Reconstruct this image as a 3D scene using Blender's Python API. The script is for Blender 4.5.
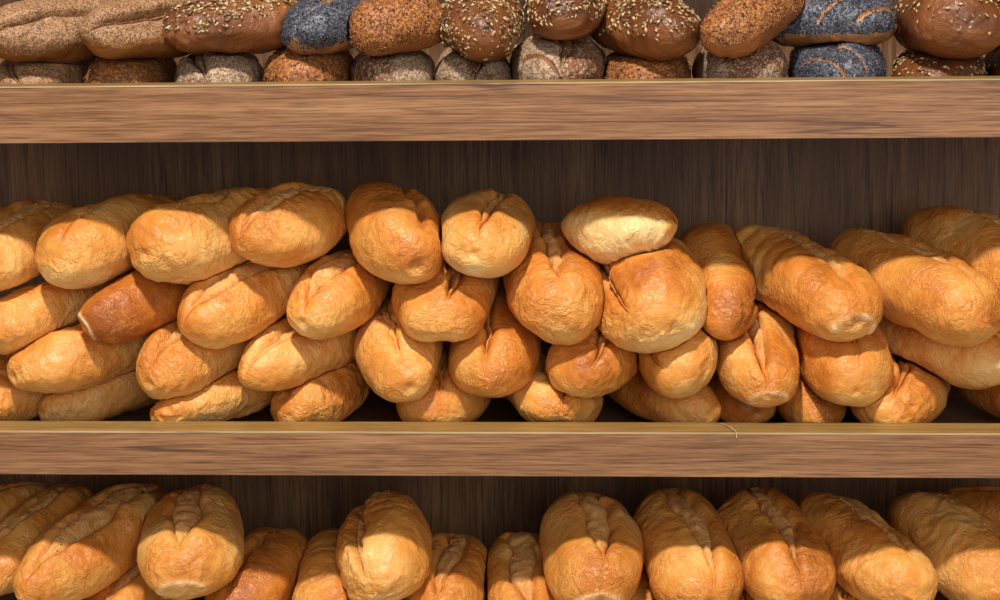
import bpy, math, random
import numpy as np
from mathutils import Matrix, Vector, Euler

# ------------------------------------------------------------------ scene, camera, world, light
for o in list(bpy.data.objects): bpy.data.objects.remove(o)
sc = bpy.context.scene
C = sc.collection
cd = bpy.data.cameras.new('camera'); cam = bpy.data.objects.new('camera', cd); C.objects.link(cam)
cd.sensor_width = 36; cd.lens = 57.6; cd.shift_y = -0.181944; cd.clip_start = .05
cam.matrix_world = (Matrix.Translation((.085, -1.6, .49331)) @ Matrix.Rotation(.048935, 4, 'Z')
                    @ Matrix.Rotation(math.pi/2 - math.radians(6), 4, 'X') @ Matrix.Rotation(-.012012, 4, 'Z'))
sc.camera = cam
sc.view_settings.view_transform = 'Standard'; sc.view_settings.look = 'None'
sc.view_settings.exposure = 0.0; sc.view_settings.gamma = 1; sc.view_settings.use_curve_mapping = False
w = bpy.data.worlds.new('shop_air'); sc.world = w; w.use_nodes = True
w.node_tree.nodes['Background'].inputs[0].default_value = (.98, .97, 1.0, 1)
w.node_tree.nodes['Background'].inputs[1].default_value = 0.40
def area(name, loc, target, size, energy, col):
    l = bpy.data.lights.new(name, 'AREA'); l.shape = 'DISK'; l.size = size; l.energy = energy; l.color = col
    o = bpy.data.objects.new(name, l); C.objects.link(o); o.location = loc
    o.rotation_euler = (Vector(target) - Vector(loc)).to_track_quat('-Z', 'Y').to_euler()
    return o
area('ceiling_spot', (-.25, -1.7, 3.15), (0, .1, .05), .22, 158, (1, .965, .91))
area('front_fill_light', (1.0, -3.6, 1.35), (0, .1, .1), 2.0, 42, (.95, .98, 1))  # soft fill added behind the camera to lift the loaves' undersides; no window there

# ------------------------------------------------------------------ helpers
def sl(c):      # sRGB 0-255 -> linear
    return tuple(((x/255)/12.92 if x/255 <= .04045 else ((x/255+.055)/1.055)**2.4) for x in c) + (1,)
def mesh_obj(name, V, Fq, mat, parent=None, smooth=True):
    me = bpy.data.meshes.new(name); me.from_pydata([tuple(v) for v in V] if not isinstance(V, np.ndarray) else V.tolist(), [], Fq if not isinstance(Fq, np.ndarray) else Fq.tolist())
    me.update()
    if smooth: me.polygons.foreach_set('use_smooth', [True]*len(me.polygons))
    me.materials.append(mat)
    o = bpy.data.objects.new(name, me); C.objects.link(o)
    if parent: o.parent = parent
    return o
def box(name, x0, x1, y0, y1, z0, z1, mat, parent=None, bev=0):
    V = [(x, y, z) for x in (x0, x1) for y in (y0, y1) for z in (z0, z1)]
    Fq = [(0,1,3,2),(4,6,7,5),(0,4,5,1),(2,3,7,6),(0,2,6,4),(1,5,7,3)]
    o = mesh_obj(name, V, Fq, mat, parent, False)
    if bev:
        m = o.modifiers.new('bevel', 'BEVEL'); m.width = bev; m.segments = 2
    return o
class NT:
    def __init__(s, name):
        s.m = bpy.data.materials.new(name); s.m.use_nodes = True; s.t = s.m.node_tree
        s.b = s.t.nodes['Principled BSDF']
    def n(s, typ, **kw):
        x = s.t.nodes.new(typ)
        for k, v in kw.items():
            if isinstance(k, str) and hasattr(x, k) and not k.startswith('i_'): setattr(x, k, v)
        return x
    def l(s, a, b): s.t.links.new(a, b)
    def ramp(s, fac, stops, interp='LINEAR'):
        r = s.n('ShaderNodeValToRGB'); r.color_ramp.interpolation = interp
        e = r.color_ramp.elements
        while len(e) < len(stops): e.new(.5)
        for k, (p, c) in enumerate(stops):
            e[k].position = p; e[k].color = c if len(c) == 4 else tuple(c) + (1,)
        s.l(fac, r.inputs[0]); return r.outputs[0]
    def noise(s, vec, scale, detail=4, rough=.55, dist=0):
        x = s.n('ShaderNodeTexNoise'); x.inputs['Scale'].default_value = scale; x.inputs['Detail'].default_value = detail
        x.inputs['Roughness'].default_value = rough; x.inputs['Distortion'].default_value = dist
        s.l(vec, x.inputs['Vector']); return x.outputs['Fac']
    def map(s, vec, sc_=(1,1,1), loc=(0,0,0), rot=(0,0,0)):
        x = s.n('ShaderNodeMapping'); x.inputs['Scale'].default_value = sc_; x.inputs['Location'].default_value = loc; x.inputs['Rotation'].default_value = rot
        s.l(vec, x.inputs['Vector']); return x.outputs[0]
    def math(s, op, a, b=None, c=None):
        x = s.n('ShaderNodeMath'); x.operation = op
        for k, v in enumerate((a, b, c)):
            if v is None: continue
            if isinstance(v, (int, float)): x.inputs[k].default_value = v
            else: s.l(v, x.inputs[k])
        return x.outputs[0]
    def mix(s, fac, a, b, mode='MIX'):
        x = s.n('ShaderNodeMix'); x.data_type = 'RGBA'; x.blend_type = mode
        for k, v in ((0, fac), (6, a), (7, b)):
            if isinstance(v, (int, float)): x.inputs[k].default_value = v
            elif isinstance(v, tuple): x.inputs[k].default_value = v
            else: s.l(v, x.inputs[k])
        return x.outputs[2]
    def bump(s, h, strength, dist, normal=None):
        x = s.n('ShaderNodeBump'); x.inputs['Strength'].default_value = strength; x.inputs['Distance'].default_value = dist
        s.l(h, x.inputs['Height'])
        if normal: s.l(normal, x.inputs['Normal'])
        return x.outputs[0]
    def obj(s): return s.n('ShaderNodeTexCoord').outputs['Object']
    def rnd(s): return s.n('ShaderNodeObjectInfo').outputs['Random']
    def offset(s, vec):       # per object shift of the pattern
        x = s.n('ShaderNodeVectorMath'); x.operation = 'ADD'; m = s.n('ShaderNodeVectorMath'); m.operation = 'SCALE'
        cx = s.n('ShaderNodeCombineXYZ'); r = s.rnd()
        for k in range(3): s.l(r, cx.inputs[k])
        s.l(cx.outputs[0], m.inputs[0]); m.inputs['Scale'].default_value = 7.3
        s.l(vec, x.inputs[0]); s.l(m.outputs[0], x.inputs[1]); return x.outputs[0]

# ------------------------------------------------------------------ materials of the shelving
def wood(name, cols, axis, gloss=.45, seam=0.0, dark=sl((70,45,38)), spec=.4):
    t = NT(name); v = t.obj()
    sc1 = {'x': (.8, 36, 36), 'z': (34, 34, 1.1)}[axis]
    g1 = t.noise(t.map(v, sc1), 3.0, 8, .62, .25)
    sc2 = {'x': (3.6, 190, 190), 'z': (130, 130, 4)}[axis]
    g2 = t.noise(t.map(v, sc2), 3.0, 6, .7)
    sc3 = {'x': (.22, 13, 13), 'z': (16, 16, .45)}[axis]
    g3 = t.noise(t.map(v, sc3, (3.1, 1.7, .4)), 4.0, 1.5, .5, .3)
    g4 = t.noise(t.map(v, {'x': (2.2, 9, 9), 'z': (9, 9, 2.2)}[axis], (1.3, 4.4, 2.2)), 2.0, 2)
    f = t.math('ADD', t.math('MULTIPLY', g1, .45), t.math('MULTIPLY', g2, .55))
    col = t.ramp(f, [(.36, cols[0]), (.50, cols[1]), (.62, cols[2])])
    # dark veins
    vein = t.ramp(g3, [(.480, (0,0,0)), (.497, (1,1,1)), (.503, (1,1,1)), (.514, (0,0,0))])
    vm = t.math('MULTIPLY', vein, t.ramp(g4, [(.42, (0,0,0)), (.55, (1,1,1))]))
    col = t.mix(t.math('MULTIPLY', vm, .8), col, dark)
    fine = t.ramp(g2, [(.39, (1,1,1)), (.46, (0,0,0))])
    col = t.mix(t.math('MULTIPLY', fine, .65), col, cols[0])
    g5 = t.noise(t.map(v, {'x': (9, 320, 320), 'z': (300, 300, 8)}[axis], (.7, .2, .9)), 3.0, 2, .5)
    col = t.mix(t.math('MULTIPLY', t.ramp(g5, [(.34, (1,1,1)), (.43, (0,0,0))]), .55), col, cols[0])
    col = t.mix(t.math('MULTIPLY', t.ramp(g5, [(.58, (0,0,0)), (.68, (1,1,1))]), .5), col, cols[2])
    if seam:                                   # broad printed stave tones of the laminate
        st = t.noise(t.map(v, {'z': (1, 1, .02), 'x': (.02, 1, 1)}[axis]), seam, 2, .5)
        col = t.mix(t.ramp(st, [(.4, (0,0,0)), (.6, (.55,.55,.55))]), col, cols[0])
    t.l(col, t.b.inputs['Base Color'])
    t.b.inputs['Roughness'].default_value = gloss; t.b.inputs['Specular IOR Level'].default_value = spec
    t.l(t.bump(f, .25, .0008), t.b.inputs['Normal'])
    return t.m
M_face = wood('oak_laminate', [sl((96,62,40)), sl((142,98,64)), sl((170,124,84))], 'x', .42)
M_back = wood('walnut_back_laminate', [sl((90,61,40)), sl((136,98,66)), sl((160,120,84))], 'z', .45, 9, sl((48,32,22)), .3)
M_board = wood('shelf_board_laminate', [sl((96,64,46)), sl((124,86,62)), sl((150,108,80))], 'x', .45)
M_edge = wood('lip_top_laminate', [sl((112,82,40)), sl((142,108,58)), sl((166,130,76))], 'x', .4)
M_trim = wood('pale_edge_trim', [sl((160,132,92)), sl((182,154,112)), sl((200,174,132))], 'x', .4)
def plain(name, c, r=.7, nscale=8):
    t = NT(name); f = t.noise(t.obj(), nscale, 5); t.l(t.ramp(f, [(.3, tuple(x*.9 for x in sl(c)[:3])), (.7, sl(c))]), t.b.inputs['Base Color']); t.b.inputs['Roughness'].default_value = r; return t.m
M_floor = plain('shop_floor', (176,166,152), .5); M_wall = plain('shop_wall', (205,198,186), .8)

# ------------------------------------------------------------------ setting and shelving unit
X0, X1, LIP, BACK = -1.15, 1.15, .036, .34
ZF = -.98
fl = box('floor', -3.5, 3.5, -4.5, .6, ZF-.05, ZF, M_floor); fl['kind'] = 'structure'
wl = box('wall_back', -3.5, 3.5, .40, .55, ZF, 2.6, M_wall); wl['kind'] = 'structure'
unit = bpy.data.objects.new('bakery_shelving', None); C.objects.link(unit); unit.location = (0, .17, ZF)
unit['label'] = 'brown wood-laminate bakery shelving unit holding all the bread'; unit['category'] = 'shelves'
def ub(name, x0, x1, y0, y1, z0, z1, mat, parent=None, bev=0):
    p = parent or unit
    o = box(name, x0, x1, y0, y1, z0, z1, mat, None, bev)
    o.parent = p
    o.matrix_parent_inverse = (Matrix.Translation((0, .17, ZF))).inverted()
    return o
ub('back_panel', X0, X1, BACK, BACK+.018, ZF, .86, M_back)
for xa, xb in ((X0-.02, X0), (X1, X1+.02)): ub('side_panel', xa, xb, 0, BACK+.018, ZF, .86, M_back)
# (lip top z, lip bottom z, shelf floor z)
SH = [(.3606, .3025, .3156), (0, -.0462, -.034), (-.238, -.284, -.272)]
for zt, zb, zf in SH:
    ub('shelf_board', X0, X1, LIP, BACK, zb+.001, zf, M_board)
    lip = ub('front_lip', X0, X1, 0, LIP, zb, zt-.0014, M_face)
    e = ub('lip_top', X0, X1, .0016, LIP, zt-.0014, zt, M_edge, lip); e.matrix_parent_inverse = lip.matrix_world.inverted() if False else Matrix.Identity(4)
    g = ub('edge_trim', X0, X1, -.0004, .0016, zt-.0014, zt+.0001, M_trim, lip); g.matrix_parent_inverse = Matrix.Identity(4)
ub('top_board', X0, X1, 0, BACK, .842, .86, M_back)
ub('plinth', X0, X1, .03, .05, ZF, -.72, M_face)
ub('base_board', X0, X1, .03, BACK, -.72, -.70, M_board)

# ------------------------------------------------------------------ numpy noise
_rs = np.random.RandomState(11); _P = _rs.permutation(512).astype(np.int64); _P = np.concatenate([_P]*3); _G = _rs.rand(512)*2-1
def vnoise(x, y, z):
    xi, yi, zi = np.floor(x).astype(np.int64), np.floor(y).astype(np.int64), np.floor(z).astype(np.int64)
    fx, fy, fz = x-xi, y-yi, z-zi
    fx, fy, fz = [f*f*f*(f*(f*6-15)+10) for f in (fx, fy, fz)]
    def h(a, b, c): return _G[_P[(_P[(_P[a & 511] + b) & 511] + c) & 511] & 511]
    def lerp(a, b, t): return a+(b-a)*t
    c = [h(xi+i, yi+j, zi+k) for i in (0,1) for j in (0,1) for k in (0,1)]
    return lerp(lerp(lerp(c[0], c[1], fz), lerp(c[2], c[3], fz), fy), lerp(lerp(c[4], c[5], fz), lerp(c[6], c[7], fz), fy), fx)
def fbm(x, y, z, o=3):
    s, a = 0, 1.
    for k in range(o): s = s + a*vnoise(x*2**k+k*7.1, y*2**k+k*3.7, z*2**k); a *= .5
    return s
def sstep(a, b, x):
    t = np.clip((x-a)/(b-a), 0, 1); return t*t*(3-2*t)

# ------------------------------------------------------------------ bread materials
def bread(name, kind):
    t = NT(name); v = t.offset(t.obj())
    at = t.n('ShaderNodeVertexColor'); at.layer_name = 'tone'
    sp = t.n('ShaderNodeSeparateColor'); t.l(at.outputs['Color'], sp.inputs[0])
    bake, split, coat = sp.outputs[0], sp.outputs[1], sp.outputs[2]; nub = at.outputs['Alpha']
    b = t.b
    n1 = t.noise(v, 38, 5, .6, .4); n2 = t.noise(v, 420, 3, .6); n3 = t.noise(v, 110, 4, .6, .8)
    # crinkled skin: warped cell edges, stretched round the loaf
    wv = t.n('ShaderNodeVectorMath'); wv.operation = 'ADD'
    nz = t.n('ShaderNodeTexNoise'); nz.inputs['Scale'].default_value = 42; nz.inputs['Detail'].default_value = 3; t.l(v, nz.inputs['Vector'])
    sc_ = t.n('ShaderNodeVectorMath'); sc_.operation = 'SCALE'; t.l(nz.outputs['Color'], sc_.inputs[0]); sc_.inputs['Scale'].default_value = .030
    t.l(v, wv.inputs[0]); t.l(sc_.outputs[0], wv.inputs[1])
    def vor(scale, st):
        vo = t.n('ShaderNodeTexVoronoi'); vo.feature = 'DISTANCE_TO_EDGE'; vo.inputs['Scale'].default_value = scale
        t.l(t.map(wv.outputs[0], st), vo.inputs['Vector']); return vo.outputs['Distance']
    c1 = vor(52, (1, 1.5, 1)); c2 = vor(120, (1, 1.6, 1))
    patch = t.ramp(t.noise(v, 17, 2), [(.40, (.1,.1,.1)), (.62, (1,1,1))])
    cr1 = t.ramp(c1, [(0, (0,0,0)), (.16, (1,1,1))]); cr2 = t.ramp(c2, [(0, (0,0,0)), (.2, (1,1,1))])
    f = t.math('ADD', bake, t.math('MULTIPLY', t.math('SUBTRACT', n1, .5), .55))
    f = t.math('ADD', f, t.math('MULTIPLY', t.math('SUBTRACT', n3, .5), .22))
    if kind in ('golden',):
        base = t.ramp(f, [(0, sl((240,208,148))), (.25, sl((232,178,102))), (.5, sl((219,147,66))), (.72, sl((201,119,44))), (1, sl((154,80,26)))])
    elif kind == 'flour':
        base = t.ramp(f, [(.2, sl((150,98,58))), (.6, sl((112,66,34))), (1, sl((78,44,24)))])
    elif kind == 'bran':
        base = t.ramp(f, [(.2, sl((150,94,40))), (.6, sl((118,66,24))), (1, sl((84,44,16)))])
    elif kind == 'sesame':
        base = t.ramp(f, [(.2, sl((164,102,50))), (.6, sl((128,70,32))), (1, sl((90,46,20)))])
    elif kind == 'poppy':
        base = t.ramp(f, [(.2, sl((176,124,76))), (.6, sl((142,90,50))), (1, sl((104,62,34)))])
    else:
        base = t.ramp(f, [(.2, sl((150,92,48))), (.6, sl((108,60,28))), (1, sl((74,38,17)))])
    if kind == 'golden':
        # thin pale lines where the skin has crinkled open
        ln = t.math('MULTIPLY', t.math('SUBTRACT', 1, t.ramp(c1, [(.0, (0,0,0)), (.05, (1,1,1))])), patch)
        base = t.mix(t.math('MULTIPLY', ln, .22), base, sl((240,196,130)))
        # open crumb in the score
        cn = t.ramp(t.math('ADD', t.math('MULTIPLY', n3, .6), t.math('MULTIPLY', n2, .4)), [(.3, sl((190,118,54))), (.5, sl((222,164,92))), (.68, sl((236,198,138)))])
        base = t.mix(t.math('MULTIPLY', split, .72), base, cn)
        base = t.mix(t.math('MULTIPLY', nub, .8), base, sl((244,214,160)))
    else:
        cn = t.ramp(n3, [(.3, sl((126,84,50))), (.6, sl((176,130,84)))])
        base = t.mix(t.math('MULTIPLY', split, .7), base, cn)
        # coating
        if kind in ('flour', 'bran', 'poppy', 'sesame'):
            g = t.n('ShaderNodeTexVoronoi'); g.inputs['Scale'].default_value = {'flour': 560, 'bran': 720}.get(kind, 480); t.l(v, g.inputs['Vector'])
            gs = t.n('ShaderNodeSeparateColor'); t.l(g.outputs['Color'], gs.inputs[0])
            cols = {'flour': [(.0, sl((100,74,52))), (.45, sl((150,120,92))), (.85, sl((182,154,124)))],
                    'poppy': [(.0, sl((40,38,42))), (.5, sl((66,66,74))), (.9, sl((104,102,108)))],
                    'sesame': [(.0, sl((108,60,28))), (.5, sl((148,88,42))), (.9, sl((182,120,64)))],
                    'bran': [(.0, sl((92,60,36))), (.4, sl((140,98,64))), (.8, sl((176,134,94)))]}[kind]
            cc = t.ramp(gs.outputs[0], cols)
            cm = t.math('GREATER_THAN', t.math('ADD', coat, t.math('MULTIPLY', t.math('SUBTRACT', gs.outputs[1], .5), .7)), .5)
            base = t.mix(cm, base, cc)
    t.l(base, b.inputs['Base Color'])
    b.inputs['Roughness'].default_value = {'golden': .42, 'seeded': .38, 'poppy': .42}.get(kind, .6)
    b.inputs['IOR'].default_value = 1.45
    if kind == 'golden':
        t.l(t.math('ADD', .36, t.math('MULTIPLY', split, .4)), b.inputs['Roughness'])
        b.inputs['Specular IOR Level'].default_value = .42
        b.inputs['Subsurface Weight'].default_value = .10; b.inputs['Subsurface Radius'].default_value = (.012, .006, .003); b.inputs['Subsurface Scale'].default_value = .5
    n4 = t.noise(t.map(wv.outputs[0], (1, 2.4, 1)), 62, 3, .55, .6)
    rid = t.math('ABSOLUTE', t.math('SUBTRACT', n4, .5))
    rid = t.math('MINIMUM', t.math('MULTIPLY', rid, 7), 1)
    h = t.math('ADD', t.math('MULTIPLY', t.math('MULTIPLY', cr1, patch), .5), t.math('MULTIPLY', t.math('MULTIPLY', rid, t.math('ADD', .25, t.math('MULTIPLY', patch, .85))), 1.0))
    h = t.math('ADD', h, t.math('MULTIPLY', t.math('MULTIPLY', cr2, patch), .35))
    h = t.math('ADD', h, t.math('MULTIPLY', n3, 1.1))
    nb = t.bump(h, .52 if kind == 'golden' else .35, .0018)
    rough = t.math('MULTIPLY', n2, t.math('ADD', .25, t.math('MULTIPLY', split, 1.2)))
    nb = t.bump(rough, .5 if kind in ('golden','seeded','poppy') else 1.0, .0010, nb)
    t.l(nb, b.inputs['Normal'])
    return t.m
BM = {k: bread(k+'_crust', k) for k in ('golden', 'flour', 'bran', 'sesame', 'poppy', 'seeded')}
BM['roll'] = BM['golden']
def seedmat(name, stops, rough=.5):
    t = NT(name); a = t.n('ShaderNodeVertexColor'); a.layer_name = 'tint'
    s = t.n('ShaderNodeSeparateColor'); t.l(a.outputs[0], s.inputs[0])
    n = t.noise(t.obj(), 700, 2)
    t.l(t.ramp(t.math('ADD', s.outputs[0], t.math('MULTIPLY', t.math('SUBTRACT', n, .5), .2)), stops), t.b.inputs['Base Color']); t.b.inputs['Roughness'].default_value = rough; return t.m
SM = {'seeded': seedmat('sunflower_and_oat_seeds', [(0, sl((96,74,56))), (.35, sl((150,112,70))), (.75, sl((196,162,112))), (1, sl((218,190,142)))]),
      'sesame': seedmat('sesame_grains', [(0, sl((104,58,28))), (.5, sl((156,98,48))), (1, sl((192,134,76)))]),
      'black': seedmat('black_seeds', [(0, sl((22,18,20))), (1, sl((44,36,36)))]),
      'poppy': seedmat('poppy_seeds', [(0, sl((42,41,46))), (.5, sl((68,70,80))), (1, sl((104,105,114)))])}

# ------------------------------------------------------------------ loaf builder
OCT_V = np.array([(1,0,0),(-1,0,0),(0,1,0),(0,-1,0),(0,0,1),(0,0,-.4)], float)
OCT_F = np.array([(0,2,4),(2,1,4),(1,3,4),(3,0,4),(2,0,5),(1,2,5),(3,1,5),(0,3,5)])
def seed_mesh(name, P, N, size, jit, mat, parent, rng):
    k = len(P)
    t0 = rng.normal(size=(k, 3)); t0 -= (t0*N).sum(1, keepdims=True)*N; t0 /= np.linalg.norm(t0, axis=1, keepdims=True)
    N2 = N + rng.normal(size=(k, 3))*.22; N2 -= (N2*t0).sum(1, keepdims=True)*t0; N2 /= np.linalg.norm(N2, axis=1, keepdims=True)
    B = np.cross(N2, t0); sz = (1 + jit*(rng.rand(k)-.5))[:, None, None]
    V = P[:, None, :] + sz*(OCT_V[None, :, 0:1]*size[0]*t0[:, None] + OCT_V[None, :, 1:2]*size[1]*B[:, None] + OCT_V[None, :, 2:3]*size[2]*N2[:, None])
    Fq = (OCT_F[None] + (np.arange(k)*6)[:, None, None]).reshape(-1, 3)
    o = mesh_obj(name, V.reshape(-1, 3), Fq, mat, parent, True)
    ca = o.data.color_attributes.new('tint', 'FLOAT_COLOR', 'POINT')
    c = np.repeat(rng.rand(k), 6); ca.data.foreach_set('color', np.c_[c, c, c, np.ones_like(c)].ravel().astype(np.float32))
    o['kind'] = 'stuff'
    return o

def frame(r):
    yw, pt, rl = [math.radians(x) for x in r['rot']]
    return np.array((Matrix.Rotation(yw, 3, 'Z') @ Matrix.Rotation(pt, 3, 'X') @ Matrix.Rotation(rl, 3, 'Y'))), np.array(r['loc'])
def settle(V, r):
    # soft bread: flatten the loaf where it presses on its neighbours, the shelf board and the lip
    R, c = frame(r); P = V @ R.T + c
    for q in ROWS:
        if q is r or q['s'] != r['s']: continue
        Rq, cq = frame(q)
        if np.linalg.norm(cq-c) > .30: continue
        X = (P-cq) @ Rq; L, W, H = q['dim']; p = q['o'].get('p', 2.8)
        s = np.abs(2*X[:, 1]/L); bz = H/2*np.where(X[:, 2] > 0, 1.06, .86); rr = np.sqrt(np.clip(1-s**p, 1e-6, 1))
        f = np.sqrt((X[:, 0]/(W/2))**2+(X[:, 2]/bz)**2)/rr
        m = (s < 1) & (f < 1.04)
        if not m.any(): continue
        d = np.minimum((1.04-f)*min(W, H)/2, .03)
        n = np.stack([X[:, 0]/(W/2)**2, X[:, 1]*.3/(L/2)**2, X[:, 2]/bz**2], -1); n /= np.linalg.norm(n, axis=1, keepdims=True)+1e-9
        P[m] += ((d*.55)[:, None]*(n @ Rq.T))[m]
    zt, zb, zf = SH[{'T': 0, 'M': 1, 'B': 2}[r['s']]]
    P[:, 2] = np.maximum(P[:, 2], zf+.0006); P[:, 1] = np.minimum(P[:, 1], BACK-.001)
    m = (P[:, 1] < LIP+.0010) & (P[:, 2] < zt+.006); P[m, 1] = LIP+.0010
    return (P-c) @ R

def shape_loaf(r, idx):
    kind, (L, W, H), op = r['k'], r['dim'], r['o']
    rng = np.random.RandomState(100+idx)
    small = r['s'] == 'H'
    ns, nb, nc = (50, 8, 52) if small else (132, 12, 116)
    p = op.get('p', 2.8); wr = op.get('wr', 1.); tone = op.get('tone', 0.)
    band = op.get('band', 5)/1000; dep = op.get('dep', .7)*.0085; s0, s1 = op.get('sl', (-.7, .8))
    phi0 = op.get('phi', 0.) + rng.uniform(-.12, .12)
    t = np.linspace(0, 1, ns); s = -np.cos(np.pi*t); s = .35*s + .65*(2*t-1) if False else s
    s = np.clip(s, -1, 1)
    pf, pb = p, p*rng.uniform(.9, 1.1)
    rr = np.sqrt(np.clip(1-np.where(s < 0, np.abs(s)**pf, np.abs(s)**pb), 0, 1))
    # columns: u in band [-1,1], then outside to 2pi
    ub_ = np.linspace(-1, 1, nb+1)
    uo = np.linspace(0, 1, nc+1)[1:-1]
    uo = uo + .045*np.sin(2*np.pi*uo)*-1          # a little denser beside the score
    win = np.sqrt(np.clip(sstep(s0-.22, s0+.12, s)*sstep(s1+.06, s1-.2, s), 0, 1))
    winw = np.clip((s-s0+.08)/.55, 0, 1)**.8*np.clip((s1+.05-s)/.25, 0, 1)**.6
    wig = .10*vnoise(s*2.3+idx*3.1, s*0+idx, s*0+.3) + .05*vnoise(s*7+idx, s*0+5+idx, s*0)
    phc = phi0 + wig + rng.uniform(-.12, .12)*s
    Rm = np.maximum((W+H)/4*rr, .004)
    bmod = 1+.35*vnoise(s*4+idx*1.7, s*0+2.2, s*0+idx)
    hw = np.minimum((band/2*winw*bmod + .0012)/Rm, .8)
    phi = np.concatenate([phc[:, None]+hw[:, None]*ub_[None], phc[:, None]+hw[:, None] + uo[None]*(2*np.pi-2*hw[:, None])], 1)
    nt = phi.shape[1]; S = np.repeat(s[:, None], nt, 1); RR = np.repeat(rr[:, None], nt, 1)
    cphi, sphi = np.cos(phi), np.sin(phi)
    a, b = W/2, H/2
    ex = .92
    ux = np.sign(sphi)*np.abs(sphi)**ex; uz = np.sign(cphi)*np.abs(cphi)**ex
    k = np.where(uz < 0, .86, 1.06)              # flatter base
    bx = np.where(uz < 0, 1-.08*uz**2, 1.)
    X = a*ux*bx*RR; Z = b*uz*k*RR; Y = L/2*S
    # normals of the base shape (approx)
    nx, nz_ = ux/a, uz/(b*k); ny = (np.abs(S)**(p-1))*np.sign(S)*p*.5/(L/2)
    nn = np.sqrt(nx**2+nz_**2+ny**2+1e-12); nx, ny, nz_ = nx/nn, ny/nn, nz_/nn
    o1, o2, o3 = rng.rand(3)*50
    # big irregularities
    D = .0055*fbm(X/.055+o1, Y/.07+o2, Z/.055+o3, 2)
    # wrinkles: ridged, running round the loaf
    wx = X/.017+o2 + .9*vnoise(X/.03, Y/.03, Z/.03+o1); wy = Y/.0105+o3 + 1.1*vnoise(X/.028+o3, Y/.028, Z/.028); wz = Z/.017+o1
    rdg = 1-np.abs(vnoise(wx, wy, wz))*2
    msk = sstep(-.35, .35, fbm(X/.05+o3, Y/.05, Z/.05+o1, 2))
    D += wr*.0009*(rdg-.3)*(.35+.9*msk)
    D += wr*.0005*fbm(wx*2.1, wy*1.8, wz*2.1, 2)
    if op.get('rib'): D += op['rib']*.0022*np.abs(np.sin(Y/.0075+2.5*np.abs(sphi)+1.5*vnoise(X/.03, Y/.03, Z/.03)))**.6*sstep(-.2, .5, cphi)*sstep(-.98, -.5, S)
    # score
    W2 = np.repeat(win[:, None], nt, 1)
    inb = np.zeros((ns, nt), bool); inb[:, 1:nb] = True
    edge = np.zeros((ns, nt), bool); edge[:, [0, nb]] = True
    dist = np.abs(((phi-phc[:, None]+np.pi) % (2*np.pi))-np.pi) - hw[:, None]; dist = np.maximum(dist, 0)*Rm[:, None]
    esgn = rng.choice([-1, 1])
    lipn = 1+.5*vnoise(Y/.02+o1, Y*0+o2, Y*0)
    ear = np.where(np.sin(phi-phc[:, None]) > 0, 1., rng.uniform(.3, .8)) if rng.rand() < .5 else np.where(np.sin(phi-phc[:, None]) < 0, 1., rng.uniform(.3, .8))
    D += np.where(~inb & ~edge, W2*dep*(.55*ear*lipn*np.exp(-dist/.016) - .9*np.exp(-(dist/.0035)**1.5)), 0)
    q = np.zeros(nt); q[:nb+1] = ub_; q = np.repeat(q[None], ns, 0)
    D += np.where(inb | edge, -W2*dep*(.45+.85*q**4 + .35*q*esgn) + np.where(inb, W2*.0012*fbm(X/.008+o1, Y/.008, Z/.008, 2), 0), 0)
    # gentle saddle of the split loaf
    D -= W2*dep*.6*np.exp(-(dist/.028)**2)
    if op.get('cuts'):
        g = np.abs(((Y+.9*X)/.034+o1) % 1 - .5); cutm = sstep(.10, .03, g)*sstep(.1, .5, cphi); D -= .003*cutm
    else: cutm = np.zeros_like(D)
    nubm = np.zeros_like(D)
    if op.get('nub'):
        # small pinched, torn patch low on the nose
        fa = np.sqrt((X/(.2*W))**2 + ((Z+.10*H)/(.15*H))**2); front = S < -.55
        ring = np.exp(-((fa-1)/.22)**2)*front*(Z > -.14*H)
        nubm = np.clip(op['nub']*ring*(.6+.5*fbm(X/.006+o1, Y/.006, Z/.006, 2)), 0, 1)
        D += .0022*op['nub']*ring - .001*op['nub']*np.exp(-(fa/.7)**2)*front
    taper = sstep(0, .12, RR); D *= taper
    V = np.stack([X+nx*D, Y+ny*D, Z+nz_*D], -1)
    # bend
    bd = rng.uniform(-.006, .006); V[..., 0] += bd*(S**2-.4)
    V[..., 2] += rng.uniform(-.003, .002)*(S**2)
    V[..., 0] += .02*V[..., 2]*rng.uniform(-1, 1)
    # colour channels
    low = fbm(X/.06+o2, Y/.06+o1, Z/.06+o3, 2)
    bake = .50 + .22*low + .10*cphi + tone - .20*sstep(-.15, -.75, cphi)*(.6+.4*low) + .12*(np.abs(S) > .8)*(np.abs(S)-.8)*5*rng.uniform(-.3, 1)
    if kind == 'roll':
        bake = .12 + .12*low + .55*sstep(-.62, -.92, cphi) + .25*sstep(.82, 1., np.abs(S))
    bake = bake + .06*(rdg-.4)*0
    split = np.where(inb | edge, np.repeat(winw[:, None], nt, 1)**.4*sstep(0, .005, np.repeat((hw*Rm-.0012)[:, None], nt, 1)), 0)
    cov = op.get('cover', {'bran': -.45, 'flour': -.5, 'poppy': -.3, 'sesame': -.4}.get(kind, -.1))
    coat = sstep(cov-.25, cov+.25, nz_ + .8*np.clip(-ny, 0, 1) + .4*low) * (1-cutm)
    if kind == 'flour': coat = coat*(1-.6*sstep(.0, .5, fbm(X/.05+o1+9, Y/.05, Z/.05, 2)))
    coat = np.where(inb | edge, coat*(1-.7*split), coat)
    col = np.stack([np.clip(bake, 0, 1), np.clip(split, 0, 1), np.clip(coat, 0, 1), nubm], -1)
    # faces
    I = np.arange(ns*nt).reshape(ns, nt)
    i0, i1 = I[:-1], I[1:]
    Q = np.stack([i0, np.roll(i0, -1, 1), np.roll(i1, -1, 1), i1], -1)      # (ns-1, nt, 4)
    bandq = np.zeros((ns-1, nt), bool); bandq[:, :nb] = True
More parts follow.
